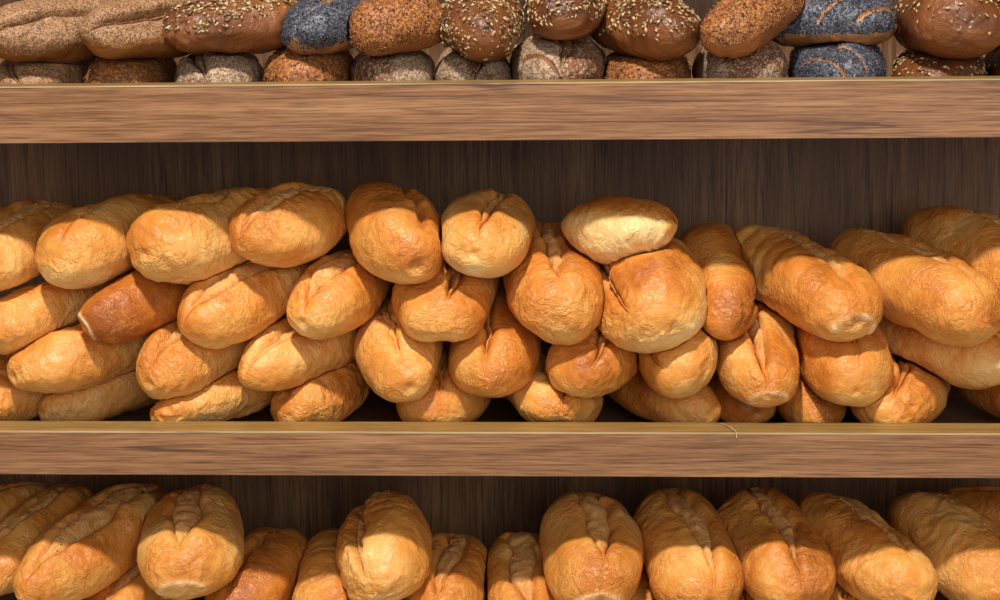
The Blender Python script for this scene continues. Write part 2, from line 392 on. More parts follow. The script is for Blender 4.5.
    wide = (hw*Rm > .0018) & (win > .1); bandq &= (wide[:-1] & wide[1:])[:, None]
    r['_'] = dict(V=settle(V.reshape(-1, 3), r), col=col.reshape(-1, 4), Q=Q, bandq=bandq, cphi=cphi, nx=nx, ny=ny, nz_=nz_, RR=RR, inb=inb, edge=edge, rng=rng, ns=ns, nt=nt)

def make_loaf(r):
    kind, op, _ = r['k'], r['o'], r['_']
    V, col, Q, bandq, cphi, nx, ny, nz_, RR, inb, edge, rng, ns, nt = [_[k] for k in 'V col Q bandq cphi nx ny nz_ RR inb edge rng ns nt'.split()]
    def build(name, Fq, parent=None):
        used = np.unique(Fq); mp = -np.ones(len(V), np.int64); mp[used] = np.arange(len(used))
        o = mesh_obj(name, V[used], mp[Fq], BM[kind], parent)
        ca = o.data.color_attributes.new('tone', 'FLOAT_COLOR', 'POINT')
        ca.data.foreach_set('color', col[used].ravel().astype(np.float32)); return o
    nm = {'golden': 'bread_loaf', 'roll': 'bread_roll', 'flour': 'floured_loaf', 'bran': 'bran_loaf', 'sesame': 'sesame_loaf', 'poppy': 'poppy_seed_loaf', 'seeded': 'seeded_loaf'}[kind]
    o = bpy.data.objects.new(nm, None); C.objects.link(o); o.empty_display_size = .03
    build('crust', Q[~bandq], o)
    if bandq.sum() > 60: build('score', Q[bandq], o)
    o.rotation_mode = 'XYZ'
    yw, pt, rl = [math.radians(x) for x in r['rot']]
    o.matrix_world = Matrix.Translation(r['loc']) @ Matrix.Rotation(yw, 4, 'Z') @ Matrix.Rotation(pt, 4, 'X') @ Matrix.Rotation(rl, 4, 'Y')
    o['label'] = r['label']; o['category'] = 'bread'; o['group'] = r['grp']
    if op.get('specks'):        # a few dark grains caught in the open score
        N = np.stack([nx, ny, nz_], -1).reshape(-1, 3); ok = np.nonzero(inb.ravel() & (col[:, 1] > .5))[0]
        ii = rng.choice(ok, 26); seed_mesh('dark_specks', V[ii]+N[ii]*.0004, N[ii], (.0013, .0010, .0009), .6, SM['black'], o, rng)
    # seeds
    if kind in ('seeded', 'sesame', 'poppy'):
        cphi_f = cphi.ravel(); N = np.stack([nx, ny, nz_], -1).reshape(-1, 3)
        RRf = RR.ravel(); G3 = V.reshape(ns, nt, 3); ar = np.linalg.norm(np.cross(np.gradient(G3, axis=0), .5*(np.roll(G3, -1, 1)-np.roll(G3, 1, 1))), axis=-1).ravel()
        wgt = ar*col[:, 2]**2*np.where((inb | edge).ravel(), .15, 1)
        wgt = np.clip(wgt, 0, None); wgt /= wgt.sum()
        def pick(k): 
            
            ii = rng.choice(len(V), k, p=wgt); P = V[ii]+rng.normal(size=(k, 3))*.0010
            R, c = frame(r); Wp = P @ R.T + c; keep = np.ones(k, bool)      # no seeds where another loaf or the shelf presses
            for q in ROWS:
                if q is r or q['s'] != r['s']: continue
                tr, a, b = q['_']['tree']
                for n_ in np.nonzero(((Wp > a-.005) & (Wp < b+.005)).all(1))[0]:
                    if tr.find_nearest(Vector(Wp[n_]), .0055)[0] is not None: keep[n_] = False
            zt, zb, zf = SH[0]; keep &= (Wp[:, 2] > zf+.004) & ~((Wp[:, 1] < LIP+.004) & (Wp[:, 2] < zt+.004))
            return P[keep], N[ii][keep]
        if kind == 'seeded':
            k = 220 if op.get('sparse') else op.get('n', 620)
            P, n_ = pick(k); seed_mesh('seeds', P, n_, (.0034, .0017, .0012), .8, SM['seeded'], o, rng)
        if kind == 'sesame':
            P, n_ = pick(3400); seed_mesh('sesame_seeds', P, n_, (.0012, .0008, .0006), .6, SM['sesame'], o, rng)
            P, n_ = pick(170); seed_mesh('black_seeds', P+n_*.0006, n_, (.0017, .0011, .0010), .5, SM['black'], o, rng)
        if kind == 'poppy':
            P, n_ = pick(4200); seed_mesh('poppy_seeds', P, n_, (.0010, .0009, .0008), .5, SM['poppy'], o, rng)
    return o

ROWS = [
    {'k': 'golden', 's': 'M', 'loc': [-0.6004, 0.2093, 0.1681], 'rot': [-28.0, 2, 0], 'dim': [0.1428, 0.0803, 0.0639], 'o': {'tone': 0.15}, 'label': 'golden loaf half hidden behind the wide-scored loaf on the pile', 'grp': 'golden loaves on the middle shelf'},
    {'k': 'golden', 's': 'M', 'loc': [-0.5377, 0.1426, 0.1712], 'rot': [-9.5, 4, 4], 'dim': [0.2184, 0.0979, 0.0865], 'o': {'band': 18, 'sl': [-0.75, 0.8], 'tone': -0.05}, 'label': 'wrinkled golden loaf with a broad open score, beside the smooth uncut loaf', 'grp': 'golden loaves on the middle shelf'},
    {'k': 'golden', 's': 'M', 'loc': [-0.4299, 0.1314, 0.1783], 'rot': [-22.0, 3, 2], 'dim': [0.2268, 0.1051, 0.0906], 'o': {'band': 8, 'dep': 0.7, 'p': 3.2}, 'label': 'large wrinkled golden loaf resting on the loaf with a torn pale tip', 'grp': 'golden loaves on the middle shelf'},
    {'k': 'golden', 's': 'M', 'loc': [-0.3136, 0.118, 0.1851], 'rot': [-30.0, 2, 8], 'dim': [0.21, 0.103, 0.0948], 'o': {'band': 10, 'sl': [-0.45, 0.8], 'p': 4.2, 'wr': 1.4}, 'label': 'blunt golden loaf with a crackled round end and short score', 'grp': 'golden loaves on the middle shelf'},
    {'k': 'golden', 's': 'M', 'loc': [-0.4923, 0.1225, 0.103], 'rot': [-34.0, 6, -20], 'dim': [0.21, 0.0865, 0.0762], 'o': {'band': 4, 'dep': 0.5}, 'label': 'golden loaf lying under the wrinkled loaf with the broad open score', 'grp': 'golden loaves on the middle shelf'},
    {'k': 'golden', 's': 'M', 'loc': [-0.3805, 0.1101, 0.1184], 'rot': [-36.0, 11, 60], 'dim': [0.1932, 0.0721, 0.0721], 'o': {'band': 3, 'dep': 0.4, 'tone': 0.28, 'nub': 1.0, 'wr': 0.5, 'p': 3, 'phi': 2.6}, 'label': 'smooth orange-brown loaf with a torn pale patch on its tip', 'grp': 'golden loaves on the middle shelf'},
    {'k': 'golden', 's': 'M', 'loc': [-0.4427, 0.1127, 0.0583], 'rot': [-42.5, 6, 4], 'dim': [0.21, 0.0824, 0.0742], 'o': {'band': 8, 'dep': 0.9, 'tone': -0.05, 'sl': [-0.3, 0.8]}, 'label': 'golden loaf lying across a ribbed loaf on the shelf floor', 'grp': 'golden loaves on the middle shelf'},
    {'k': 'golden', 's': 'M', 'loc': [-0.4278, 0.1403, 0.0049], 'rot': [-44.0, 3, -40], 'dim': [0.2016, 0.0824, 0.0597], 'o': {'band': 4, 'dep': 0.5, 'wr': 1.4, 'rib': 1.2}, 'label': 'loaf with ribbed side folds lying flat behind the shelf lip', 'grp': 'golden loaves on the middle shelf'},
    {'k': 'golden', 's': 'M', 'loc': [-0.5254, 0.1368, 0.0141], 'rot': [-29.5, 3, 0], 'dim': [0.2016, 0.0824, 0.0742], 'o': {}, 'label': 'golden loaf end on the shelf floor beside the ribbed loaf', 'grp': 'golden loaves on the middle shelf'},
    {'k': 'golden', 's': 'M', 'loc': [-0.2726, 0.1045, 0.1213], 'rot': [-38.5, 11, 14], 'dim': [0.1932, 0.0886, 0.0762], 'o': {'band': 20, 'sl': [-0.8, 0.75], 'dep': 0.9}, 'label': 'golden loaf with an open pale score, under the crackled blunt loaf', 'grp': 'golden loaves on the middle shelf'},
    {'k': 'golden', 's': 'M', 'loc': [-0.3246, 0.1126, 0.0614], 'rot': [-27.5, 9, 0], 'dim': [0.1932, 0.0886, 0.0824], 'o': {'band': 12, 'sl': [-0.75, 0.8], 'dep': 1.1}, 'label': 'golden loaf with a deep V-shaped crease at its front', 'grp': 'golden loaves on the middle shelf'},
    {'k': 'golden', 's': 'M', 'loc': [-0.3109, 0.0968, 0.0051], 'rot': [-51.0, 3, -20], 'dim': [0.1546, 0.0824, 0.0556], 'o': {'band': 4, 'dep': 0.5, 'wr': 1.3}, 'label': 'squashed flat golden loaf overhanging the shelf lip', 'grp': 'golden loaves on the middle shelf'},
    {'k': 'golden', 's': 'M', 'loc': [-0.2264, 0.0952, 0.198], 'rot': [-34.0, 7, 8], 'dim': [0.147, 0.0906, 0.0824], 'o': {'band': 20, 'dep': 0.6, 'sl': [-0.9, 0.8], 'p': 2.2, 'tone': -0.05}, 'label': 'short pointed golden loaf with a pale score along its upper side', 'grp': 'golden loaves on the middle shelf'},
    {'k': 'golden', 's': 'M', 'loc': [-0.112, 0.0939, 0.1918], 'rot': [21.0, 16, 10], 'dim': [0.168, 0.0968, 0.0968], 'o': {'band': 7, 'sl': [-0.6, 0.8], 'dep': 1.7, 'p': 2.4, 'tone': 0.05, 'phi': 0.2}, 'label': 'golden loaf with a dark deep crease, topmost of the whole pile', 'grp': 'golden loaves on the middle shelf'},
    {'k': 'golden', 's': 'M', 'loc': [-0.1737, 0.1092, 0.1258], 'rot': [-21.0, 11, 8], 'dim': [0.1764, 0.0865, 0.0762], 'o': {'band': 26, 'sl': [-0.78, 0.8], 'dep': 1.0, 'p': 2.5}, 'label': 'golden loaf with a wide floury open score on the slant', 'grp': 'golden loaves on the middle shelf'},
    {'k': 'golden', 's': 'M', 'loc': [-0.2175, 0.1104, 0.0605], 'rot': [-33.0, 9, 8], 'dim': [0.1848, 0.0824, 0.0762], 'o': {'band': 16, 'sl': [-0.8, 0.8], 'dep': 1.2, 'p': 2.8}, 'label': 'golden loaf with a score ending in a dark slit', 'grp': 'golden loaves on the middle shelf'},
    {'k': 'golden', 's': 'M', 'loc': [-0.1991, 0.1256, 0.0047], 'rot': [-21.0, 3, -10], 'dim': [0.1546, 0.0824, 0.07], 'o': {'band': 5, 'dep': 0.7, 'wr': 1.3}, 'label': 'golden loaf with a fold across it, on the floor beside the dark gap', 'grp': 'golden loaves on the middle shelf'},
    {'k': 'golden', 's': 'M', 'loc': [-0.1116, 0.1144, 0.0647], 'rot': [10.5, 15, -20], 'dim': [0.1932, 0.0865, 0.0803], 'o': {'band': 4, 'dep': 0.5, 'p': 2.4, 'tone': -0.08}, 'label': 'tall narrow golden loaf with a faint long crease and tapered nose', 'grp': 'golden loaves on the middle shelf'},
    {'k': 'golden', 's': 'M', 'loc': [-0.0555, 0.104, 0.1264], 'rot': [-4.0, 15, 0], 'dim': [0.1848, 0.1071, 0.0783], 'o': {'band': 16, 'sl': [-0.6, 0.7], 'dep': 1.4, 'tone': 0.08}, 'label': 'broad golden loaf with a notched sagging top', 'grp': 'golden loaves on the middle shelf'},
    {'k': 'golden', 's': 'M', 'loc': [-0.0675, 0.1394, 0.0089], 'rot': [0.5, 3, 0], 'dim': [0.1932, 0.0989, 0.0783], 'o': {'band': 4, 'dep': 0.6}, 'label': 'golden loaf wedged low between the narrow tapered loaf and a creased one', 'grp': 'golden loaves on the middle shelf'},
    {'k': 'golden', 's': 'M', 'loc': [-0.014, 0.1, 0.1888], 'rot': [-4.0, 3, 8], 'dim': [0.1764, 0.1009, 0.0824], 'o': {'band': 8, 'sl': [-0.75, 0.8], 'dep': 1.0, 'tone': -0.1, 'wr': 0.7, 'p': 3.4}, 'label': 'pale golden loaf with a single crease over a smooth round end', 'grp': 'golden loaves on the middle shelf'},
    {'k': 'golden', 's': 'M', 'loc': [-0.0066, 0.1115, 0.0663], 'rot': [-3.0, 15, -3], 'dim': [0.2016, 0.0968, 0.0865], 'o': {'band': 4, 'sl': [-0.75, 0.8], 'dep': 1.0, 'p': 2.3, 'tone': 0.08, 'wr': 0.7}, 'label': 'orange loaf with a straight thin crease and pointed front', 'grp': 'golden loaves on the middle shelf'},
    {'k': 'golden', 's': 'M', 'loc': [0.0568, 0.1066, 0.1334], 'rot': [6.0, 14, 5], 'dim': [0.2016, 0.1071, 0.0927], 'o': {'band': 12, 'sl': [-0.5, 0.85], 'dep': 0.9, 'p': 3.4, 'tone': 0.12}, 'label': 'large glossy orange loaf with a short centred crease', 'grp': 'golden loaves on the middle shelf'},
    {'k': 'golden', 's': 'M', 'loc': [0.1059, 0.1151, 0.0624], 'rot': [-11.0, 13, 20], 'dim': [0.1932, 0.0906, 0.0824], 'o': {'band': 12, 'sl': [-0.7, 0.6], 'dep': 0.9, 'tone': 0.1}, 'label': 'orange loaf with a short wrinkled pucker near its tip', 'grp': 'golden loaves on the middle shelf'},
    {'k': 'golden', 's': 'M', 'loc': [0.0459, 0.1328, 0.0093], 'rot': [13.5, 3, 15], 'dim': [0.1932, 0.1112, 0.0762], 'o': {'band': 22, 'sl': [-0.8, 0.8], 'dep': 0.9, 'tone': -0.05}, 'label': 'golden loaf with a broad open score, low behind the lip', 'grp': 'golden loaves on the middle shelf'},
    {'k': 'roll', 's': 'M', 'loc': [0.128, 0.0924, 0.1955], 'rot': [68.0, -4, 176], 'dim': [0.13, 0.088, 0.068], 'o': {'tone': -0.45, 'band': 2, 'dep': 0.1, 'p': 2.1}, 'label': 'pale bread roll lying upside down and crosswise on top of the pile', 'grp': 'golden loaves on the middle shelf'},
    {'k': 'golden', 's': 'M', 'loc': [0.1592, 0.0889, 0.1276], 'rot': [7.0, 17, -14], 'dim': [0.1848, 0.1143, 0.0989], 'o': {'band': 10, 'sl': [-0.6, 0.8], 'dep': 0.9, 'p': 2.8, 'wr': 1.4, 'phi': -0.75}, 'label': 'big golden loaf with crackled blisters and a pale side seam', 'grp': 'golden loaves on the middle shelf'},
    {'k': 'golden', 's': 'M', 'loc': [0.2332, 0.1324, 0.13], 'rot': [3.5, 19, 30], 'dim': [0.21, 0.0772, 0.0824], 'o': {'band': 12, 'sl': [-0.7, 0.8], 'tone': 0.15, 'wr': 0.6, 'phi': 0.9}, 'label': 'smooth brown loaf standing against the crackled big loaf', 'grp': 'golden loaves on the middle shelf'},
    {'k': 'golden', 's': 'M', 'loc': [0.1894, 0.1106, 0.0597], 'rot': [4.5, 5, -25], 'dim': [0.1848, 0.0896, 0.0752], 'o': {'band': 8, 'tone': -0.12, 'phi': -0.8}, 'label': 'pale golden loaf tucked under the crackled big loaf', 'grp': 'golden loaves on the middle shelf'},
    {'k': 'golden', 's': 'M', 'loc': [0.1713, 0.1417, 0.0049], 'rot': [32.0, 3, 0], 'dim': [0.1932, 0.0824, 0.07], 'o': {'band': 3, 'dep': 0.5, 'wr': 0.7}, 'label': 'smooth golden loaf lying slantwise on the floor behind the lip', 'grp': 'golden loaves on the middle shelf'},
    {'k': 'golden', 's': 'M', 'loc': [0.2552, 0.1588, -0.0005], 'rot': [13.5, 3, 0], 'dim': [0.1478, 0.068, 0.0597], 'o': {'band': 4, 'tone': 0.1}, 'label': 'shadowed loaf set back in the gap under the pale-tipped loaf', 'grp': 'golden loaves on the middle shelf'},
    {'k': 'golden', 's': 'M', 'loc': [0.2779, 0.1141, 0.056], 'rot': [-1.0, 14, -8], 'dim': [0.2016, 0.0937, 0.0845], 'o': {'band': 16, 'sl': [-0.8, 0.85], 'dep': 1.1, 'nub': 0.7, 'wr': 0.7}, 'label': 'golden loaf with a long open score and a pale scuffed tip', 'grp': 'golden loaves on the middle shelf'},
    {'k': 'golden', 's': 'M', 'loc': [0.3227, 0.1306, 0.1291], 'rot': [24.0, 8, 6], 'dim': [0.2436, 0.1009, 0.0886], 'o': {'band': 14, 'sl': [-0.7, 0.8], 'dep': 0.7, 'rib': 1.0, 'nub': 1.0, 'p': 3.8}, 'label': 'long ribbed golden loaf with a pale crescent tear at its end', 'grp': 'golden loaves on the middle shelf'},
    {'k': 'golden', 's': 'M', 'loc': [0.3626, 0.1167, 0.0561], 'rot': [6.0, 12, 0], 'dim': [0.1932, 0.103, 0.0865], 'o': {'band': 3, 'dep': 0.4, 'tone': 0.12, 'wr': 0.6, 'p': 3}, 'label': 'plain orange loaf beneath the ribbed loaf with the crescent tear', 'grp': 'golden loaves on the middle shelf'},
    {'k': 'golden', 's': 'M', 'loc': [0.3327, 0.14, 0.0005], 'rot': [6.5, 3, 0], 'dim': [0.1546, 0.0742, 0.0618], 'o': {'band': 3, 'dep': 0.4, 'tone': 0.1}, 'label': 'small orange loaf end low between two larger ones', 'grp': 'golden loaves on the middle shelf'},
    {'k': 'golden', 's': 'M', 'loc': [0.4326, 0.1319, 0.0069], 'rot': [-16.5, 3, 0], 'dim': [0.1932, 0.0989, 0.0742], 'o': {'band': 6, 'sl': [-0.7, 0.8], 'dep': 1.0, 'wr': 1.4, 'tone': 0.05}, 'label': 'shiny puckered orange loaf sitting on the shelf floor', 'grp': 'golden loaves on the middle shelf'},
    {'k': 'golden', 's': 'M', 'loc': [0.4428, 0.1165, 0.1261], 'rot': [26.0, 7, 8], 'dim': [0.2604, 0.1051, 0.0906], 'o': {'band': 12, 'sl': [-0.7, 0.85], 'dep': 0.6, 'p': 3.6, 'wr': 0.7}, 'label': 'long smooth golden loaf with a fine straight seam', 'grp': 'golden loaves on the middle shelf'},
    {'k': 'golden', 's': 'M', 'loc': [0.4666, 0.1299, 0.0614], 'rot': [34.0, 5, 30], 'dim': [0.2184, 0.0783, 0.0731], 'o': {'band': 3, 'dep': 0.4, 'tone': -0.15, 'nub': 0.6}, 'label': 'pale golden loaf under the long smooth loaf with the fine seam', 'grp': 'golden loaves on the middle shelf'},
    {'k': 'golden', 's': 'M', 'loc': [0.5501, 0.1662, 0.0006], 'rot': [14.0, 3, 0], 'dim': [0.1613, 0.07, 0.0618], 'o': {'band': 3, 'dep': 0.4, 'wr': 0.5}, 'label': 'pinkish golden loaf lying low behind the lip beside the puckered loaf', 'grp': 'golden loaves on the middle shelf'},
    {'k': 'golden', 's': 'M', 'loc': [0.5279, 0.1474, 0.1485], 'rot': [26.0, 7, 8], 'dim': [0.252, 0.1009, 0.0906], 'o': {'band': 8, 'sl': [-0.55, 0.85], 'dep': 0.6, 'p': 3.6}, 'label': 'wrinkled golden loaf set behind the long smooth seamed loaf', 'grp': 'golden loaves on the middle shelf'},
    {'k': 'golden', 's': 'M', 'loc': [0.5529, 0.1387, 0.0636], 'rot': [26.0, 9, 0], 'dim': [0.2184, 0.0865, 0.0783], 'o': {}, 'label': 'golden loaf only just showing past the pale loaf', 'grp': 'golden loaves on the middle shelf'},
    {'k': 'golden', 's': 'B', 'loc': [-0.6092, 0.2003, -0.1715], 'rot': [-45.5, 6, 0], 'dim': [0.1656, 0.084, 0.076], 'o': {}, 'label': 'shadowed loaf deep in the bottom shelf behind the slanted loaves', 'grp': 'golden loaves on the bottom shelf'},
    {'k': 'golden', 's': 'B', 'loc': [-0.5403, 0.1408, -0.174], 'rot': [-19.0, 9, -8], 'dim': [0.2016, 0.092, 0.084], 'o': {'band': 16, 'sl': [-0.7, 0.85]}, 'label': 'slanted golden loaf with a pale open score on the bottom shelf', 'grp': 'golden loaves on the bottom shelf'},
    {'k': 'golden', 's': 'B', 'loc': [-0.4587, 0.1168, -0.1668], 'rot': [-23.5, 9, 6], 'dim': [0.2448, 0.1, 0.09], 'o': {'band': 22, 'sl': [-0.75, 0.85], 'dep': 0.9, 'specks': 1}, 'label': 'long golden loaf with dark specks along its open score', 'grp': 'golden loaves on the bottom shelf'},
    {'k': 'golden', 's': 'B', 'loc': [-0.3464, 0.0908, -0.1539], 'rot': [8.5, 10, 3], 'dim': [0.18, 0.112, 0.094], 'o': {'band': 30, 'sl': [-0.6, 0.85], 'dep': 0.9, 'nub': 0.9, 'p': 3}, 'label': 'broad golden loaf with a flat square nose and two long creases', 'grp': 'golden loaves on the bottom shelf'},
    {'k': 'golden', 's': 'B', 'loc': [-0.2768, 0.1256, -0.2073], 'rot': [-12.0, 8, 0], 'dim': [0.1872, 0.094, 0.084], 'o': {'band': 4, 'tone': 0.18, 'wr': 0.6}, 'label': 'brown loaf in shadow beside the square-nosed loaf', 'grp': 'golden loaves on the bottom shelf'},
    {'k': 'golden', 's': 'B', 'loc': [-0.4195, 0.1211, -0.228], 'rot': [-20.5, 8, 0], 'dim': [0.1728, 0.078, 0.072], 'o': {'band': 16}, 'label': 'floury scored loaf end wedged under the dark-specked loaf', 'grp': 'golden loaves on the bottom shelf'},
    {'k': 'golden', 's': 'B', 'loc': [-0.1931, 0.1253, -0.2155], 'rot': [5.0, 8, 20], 'dim': [0.18, 0.084, 0.08], 'o': {'band': 12, 'phi': 0.5, 'rib': 0.6}, 'label': 'ribbed golden loaf partly behind the cracked loaf', 'grp': 'golden loaves on the bottom shelf'},
    {'k': 'golden', 's': 'B', 'loc': [-0.1347, 0.0918, -0.1625], 'rot': [3.5, 10, -18], 'dim': [0.1728, 0.1, 0.098], 'o': {'band': 12, 'sl': [-0.7, 0.85], 'dep': 1.5, 'phi': -0.35, 'p': 2.6, 'tone': -0.08, 'wr': 1.3}, 'label': 'pale cracked golden loaf with a deep curved split on one side', 'grp': 'golden loaves on the bottom shelf'},
    {'k': 'golden', 's': 'B', 'loc': [-0.0649, 0.1198, -0.2121], 'rot': [-3.0, 8, 0], 'dim': [0.18, 0.096, 0.084], 'o': {'band': 20, 'sl': [-0.7, 0.85]}, 'label': 'golden loaf with a straight open score, right beside the cracked loaf', 'grp': 'golden loaves on the bottom shelf'},
    {'k': 'golden', 's': 'B', 'loc': [0.0198, 0.1226, -0.2146], 'rot': [6.5, 8, -5], 'dim': [0.18, 0.09, 0.084], 'o': {'band': 34, 'sl': [-0.8, 0.85], 'dep': 0.7}, 'label': 'golden loaf with a rough torn score, lower than its neighbours', 'grp': 'golden loaves on the bottom shelf'},
    {'k': 'golden', 's': 'B', 'loc': [0.0941, 0.0946, -0.1647], 'rot': [8.5, 10, 4], 'dim': [0.1872, 0.108, 0.094], 'o': {'band': 26, 'sl': [-0.6, 0.85], 'dep': 1.0, 'nub': 0.9, 'p': 3.2, 'wr': 0.6}, 'label': 'smooth golden loaf with a tongue-shaped score and pale nose', 'grp': 'golden loaves on the bottom shelf'},
    {'k': 'golden', 's': 'B', 'loc': [0.1978, 0.107, -0.1673], 'rot': [11.5, 10, 6], 'dim': [0.2016, 0.1, 0.09], 'o': {'band': 24, 'sl': [-0.75, 0.85], 'dep': 0.8, 'p': 3.4}, 'label': 'wrinkled golden loaf with a straight floury band along its top', 'grp': 'golden loaves on the bottom shelf'},
    {'k': 'golden', 's': 'B', 'loc': [0.2964, 0.1077, -0.1673], 'rot': [12.0, 10, 6], 'dim': [0.2016, 0.1, 0.09], 'o': {'band': 12, 'sl': [-0.75, 0.85], 'dep': 0.7, 'tone': 0.08, 'p': 3.4}, 'label': 'orange wrinkled loaf with a narrow pale seam', 'grp': 'golden loaves on the bottom shelf'},
    {'k': 'golden', 's': 'B', 'loc': [0.393, 0.114, -0.1694], 'rot': [26.0, 9, 14], 'dim': [0.216, 0.098, 0.088], 'o': {'band': 26, 'sl': [-0.5, 0.9], 'dep': 0.7, 'wr': 1.4, 'tone': -0.05}, 'label': 'rough golden loaf with its top crust torn and peeling', 'grp': 'golden loaves on the bottom shelf'},
    {'k': 'golden', 's': 'B', 'loc': [0.4987, 0.1161, -0.1727], 'rot': [25.0, 9, 12], 'dim': [0.216, 0.104, 0.092], 'o': {'band': 8, 'sl': [-0.6, 0.85], 'dep': 0.6}, 'label': 'long broad golden loaf with a fine double seam', 'grp': 'golden loaves on the bottom shelf'},
    {'k': 'golden', 's': 'B', 'loc': [0.5703, 0.1851, -0.1634], 'rot': [54.5, 6, 0], 'dim': [0.1728, 0.086, 0.08], 'o': {}, 'label': 'shadowed loaf at the back above the broad double-seamed loaf', 'grp': 'golden loaves on the bottom shelf'},
    {'k': 'golden', 's': 'B', 'loc': [0.1614, 0.132, -0.2311], 'rot': [4.5, 6, 0], 'dim': [0.1728, 0.076, 0.072], 'o': {}, 'label': 'golden loaf peeping up between the tongue-scored and wrinkled loaves', 'grp': 'golden loaves on the bottom shelf'},
    {'k': 'golden', 's': 'B', 'loc': [0.2626, 0.132, -0.2311], 'rot': [4.5, 6, 0], 'dim': [0.1728, 0.08, 0.072], 'o': {}, 'label': 'golden loaf wedged low between the floury-banded and orange loaves', 'grp': 'golden loaves on the bottom shelf'},
    {'k': 'golden', 's': 'B', 'loc': [0.3611, 0.1332, -0.2311], 'rot': [9.0, 6, 0], 'dim': [0.1728, 0.08, 0.072], 'o': {}, 'label': 'golden loaf wedged low beside the torn rough loaf', 'grp': 'golden loaves on the bottom shelf'},
    {'k': 'bran', 's': 'T', 'loc': [-0.4612, 0.1061, 0.4098], 'rot': [-42.0, 0, 0], 'dim': [0.2, 0.092, 0.074], 'o': {'band': 7, 'sl': [-0.8, 0.8], 'dep': 1.5, 'phi': 0.75}, 'label': 'bran-coated brown loaf with a long curved ridge, above its bran-coated twin', 'grp': 'dark breads on the top shelf'},
    {'k': 'bran', 's': 'T', 'loc': [-0.3614, 0.1064, 0.411], 'rot': [-38.0, 0, 0], 'dim': [0.2, 0.086, 0.074], 'o': {'band': 7, 'sl': [-0.85, 0.8], 'dep': 1.5, 'nub': 1.0, 'phi': 0.75}, 'label': 'bran-coated loaf with a stubby knob at its end', 'grp': 'dark breads on the top shelf'},
    {'k': 'seeded', 's': 'T', 'loc': [-0.2767, 0.083, 0.4143], 'rot': [-58.0, 0, 0], 'dim': [0.15, 0.086, 0.066], 'o': {'band': 3, 'dep': 0.2, 'cover': 0.2, 'n': 900}, 'label': 'glossy dark brown loaf with seeds over its rounded top', 'grp': 'dark breads on the top shelf'},
    {'k': 'poppy', 's': 'T', 'loc': [-0.1704, 0.0936, 0.4164], 'rot': [-30.0, 4, 0], 'dim': [0.14, 0.076, 0.062], 'o': {'band': 8, 'dep': 0.5, 'sl': [-0.8, 0.6]}, 'label': 'poppy seed loaf with a curved crust line, on the speckled sesame loaf', 'grp': 'dark breads on the top shelf'},
    {'k': 'sesame', 's': 'T', 'loc': [-0.102, 0.075, 0.413], 'rot': [-48.0, 4, -15], 'dim': [0.117, 0.078, 0.072], 'o': {'band': 8, 'dep': 0.8, 'sl': [-0.5, 0.6], 'cover': -0.6}, 'label': 'sesame loaf with black specks and a slit across its shoulder', 'grp': 'dark breads on the top shelf'},
    {'k': 'seeded', 's': 'T', 'loc': [-0.0166, 0.1166, 0.4114], 'rot': [2.5, 2, 0], 'dim': [0.2, 0.086, 0.078], 'o': {'band': 3, 'dep': 0.2, 'cover': -0.5, 'n': 1500}, 'label': 'round-ended loaf thickly covered with sunflower seeds and oats', 'grp': 'dark breads on the top shelf'},
    {'k': 'seeded', 's': 'T', 'loc': [0.0713, 0.1299, 0.4271], 'rot': [0.0, 0, 0], 'dim': [0.2, 0.08, 0.066], 'o': {'band': 3, 'dep': 0.2, 'cover': -0.05, 'n': 1000}, 'label': 'small shiny brown loaf with pale seeds on top, above the cross-scored loaf', 'grp': 'dark breads on the top shelf'},
    {'k': 'seeded', 's': 'T', 'loc': [0.1515, 0.1156, 0.4092], 'rot': [20.0, 0, 0], 'dim': [0.21, 0.091, 0.076], 'o': {'band': 3, 'dep': 0.2, 'cover': -0.25, 'n': 1200}, 'label': 'large loaf with scattered grains and a bare glossy nose', 'grp': 'dark breads on the top shelf'},
    {'k': 'sesame', 's': 'T', 'loc': [0.2648, 0.0704, 0.419], 'rot': [-40.0, 16, -10], 'dim': [0.15, 0.072, 0.064], 'o': {'band': 3, 'dep': 0.3, 'cover': -0.3}, 'label': 'slanted sesame loaf with a bare brown underside', 'grp': 'dark breads on the top shelf'},
    {'k': 'poppy', 's': 'T', 'loc': [0.3405, 0.1263, 0.4107], 'rot': [66.0, 0, -10], 'dim': [0.165, 0.082, 0.06], 'o': {'band': 3, 'dep': 0.3, 'cuts': 1}, 'label': 'long poppy seed loaf lying crosswise with slanted cuts', 'grp': 'dark breads on the top shelf'},
    {'k': 'seeded', 's': 'T', 'loc': [0.47, 0.0987, 0.4098], 'rot': [4.0, 0, 0], 'dim': [0.1722, 0.094, 0.076], 'o': {'band': 4, 'dep': 0.4, 'cover': 0.3, 'sparse': 1, 'p': 4}, 'label': 'square-ended dark glossy loaf sprinkled with few pale flakes', 'grp': 'dark breads on the top shelf'},
    {'k': 'seeded', 's': 'T', 'loc': [0.5637, 0.1118, 0.4108], 'rot': [6.0, 0, 0], 'dim': [0.164, 0.08, 0.072], 'o': {'band': 3, 'dep': 0.2, 'cover': 0.3, 'sparse': 1}, 'label': 'dark loaf just showing past the square-ended glossy loaf', 'grp': 'dark breads on the top shelf'},
    {'k': 'bran', 's': 'T', 'loc': [-0.5023, 0.1479, 0.3578], 'rot': [2.5, 0, 0], 'dim': [0.21, 0.098, 0.066], 'o': {'band': 6, 'dep': 0.8, 'sl': [-0.9, 0.8], 'phi': -0.5}, 'label': 'bran-coated loaf on the shelf floor with a pale ridge', 'grp': 'dark breads on the top shelf'},
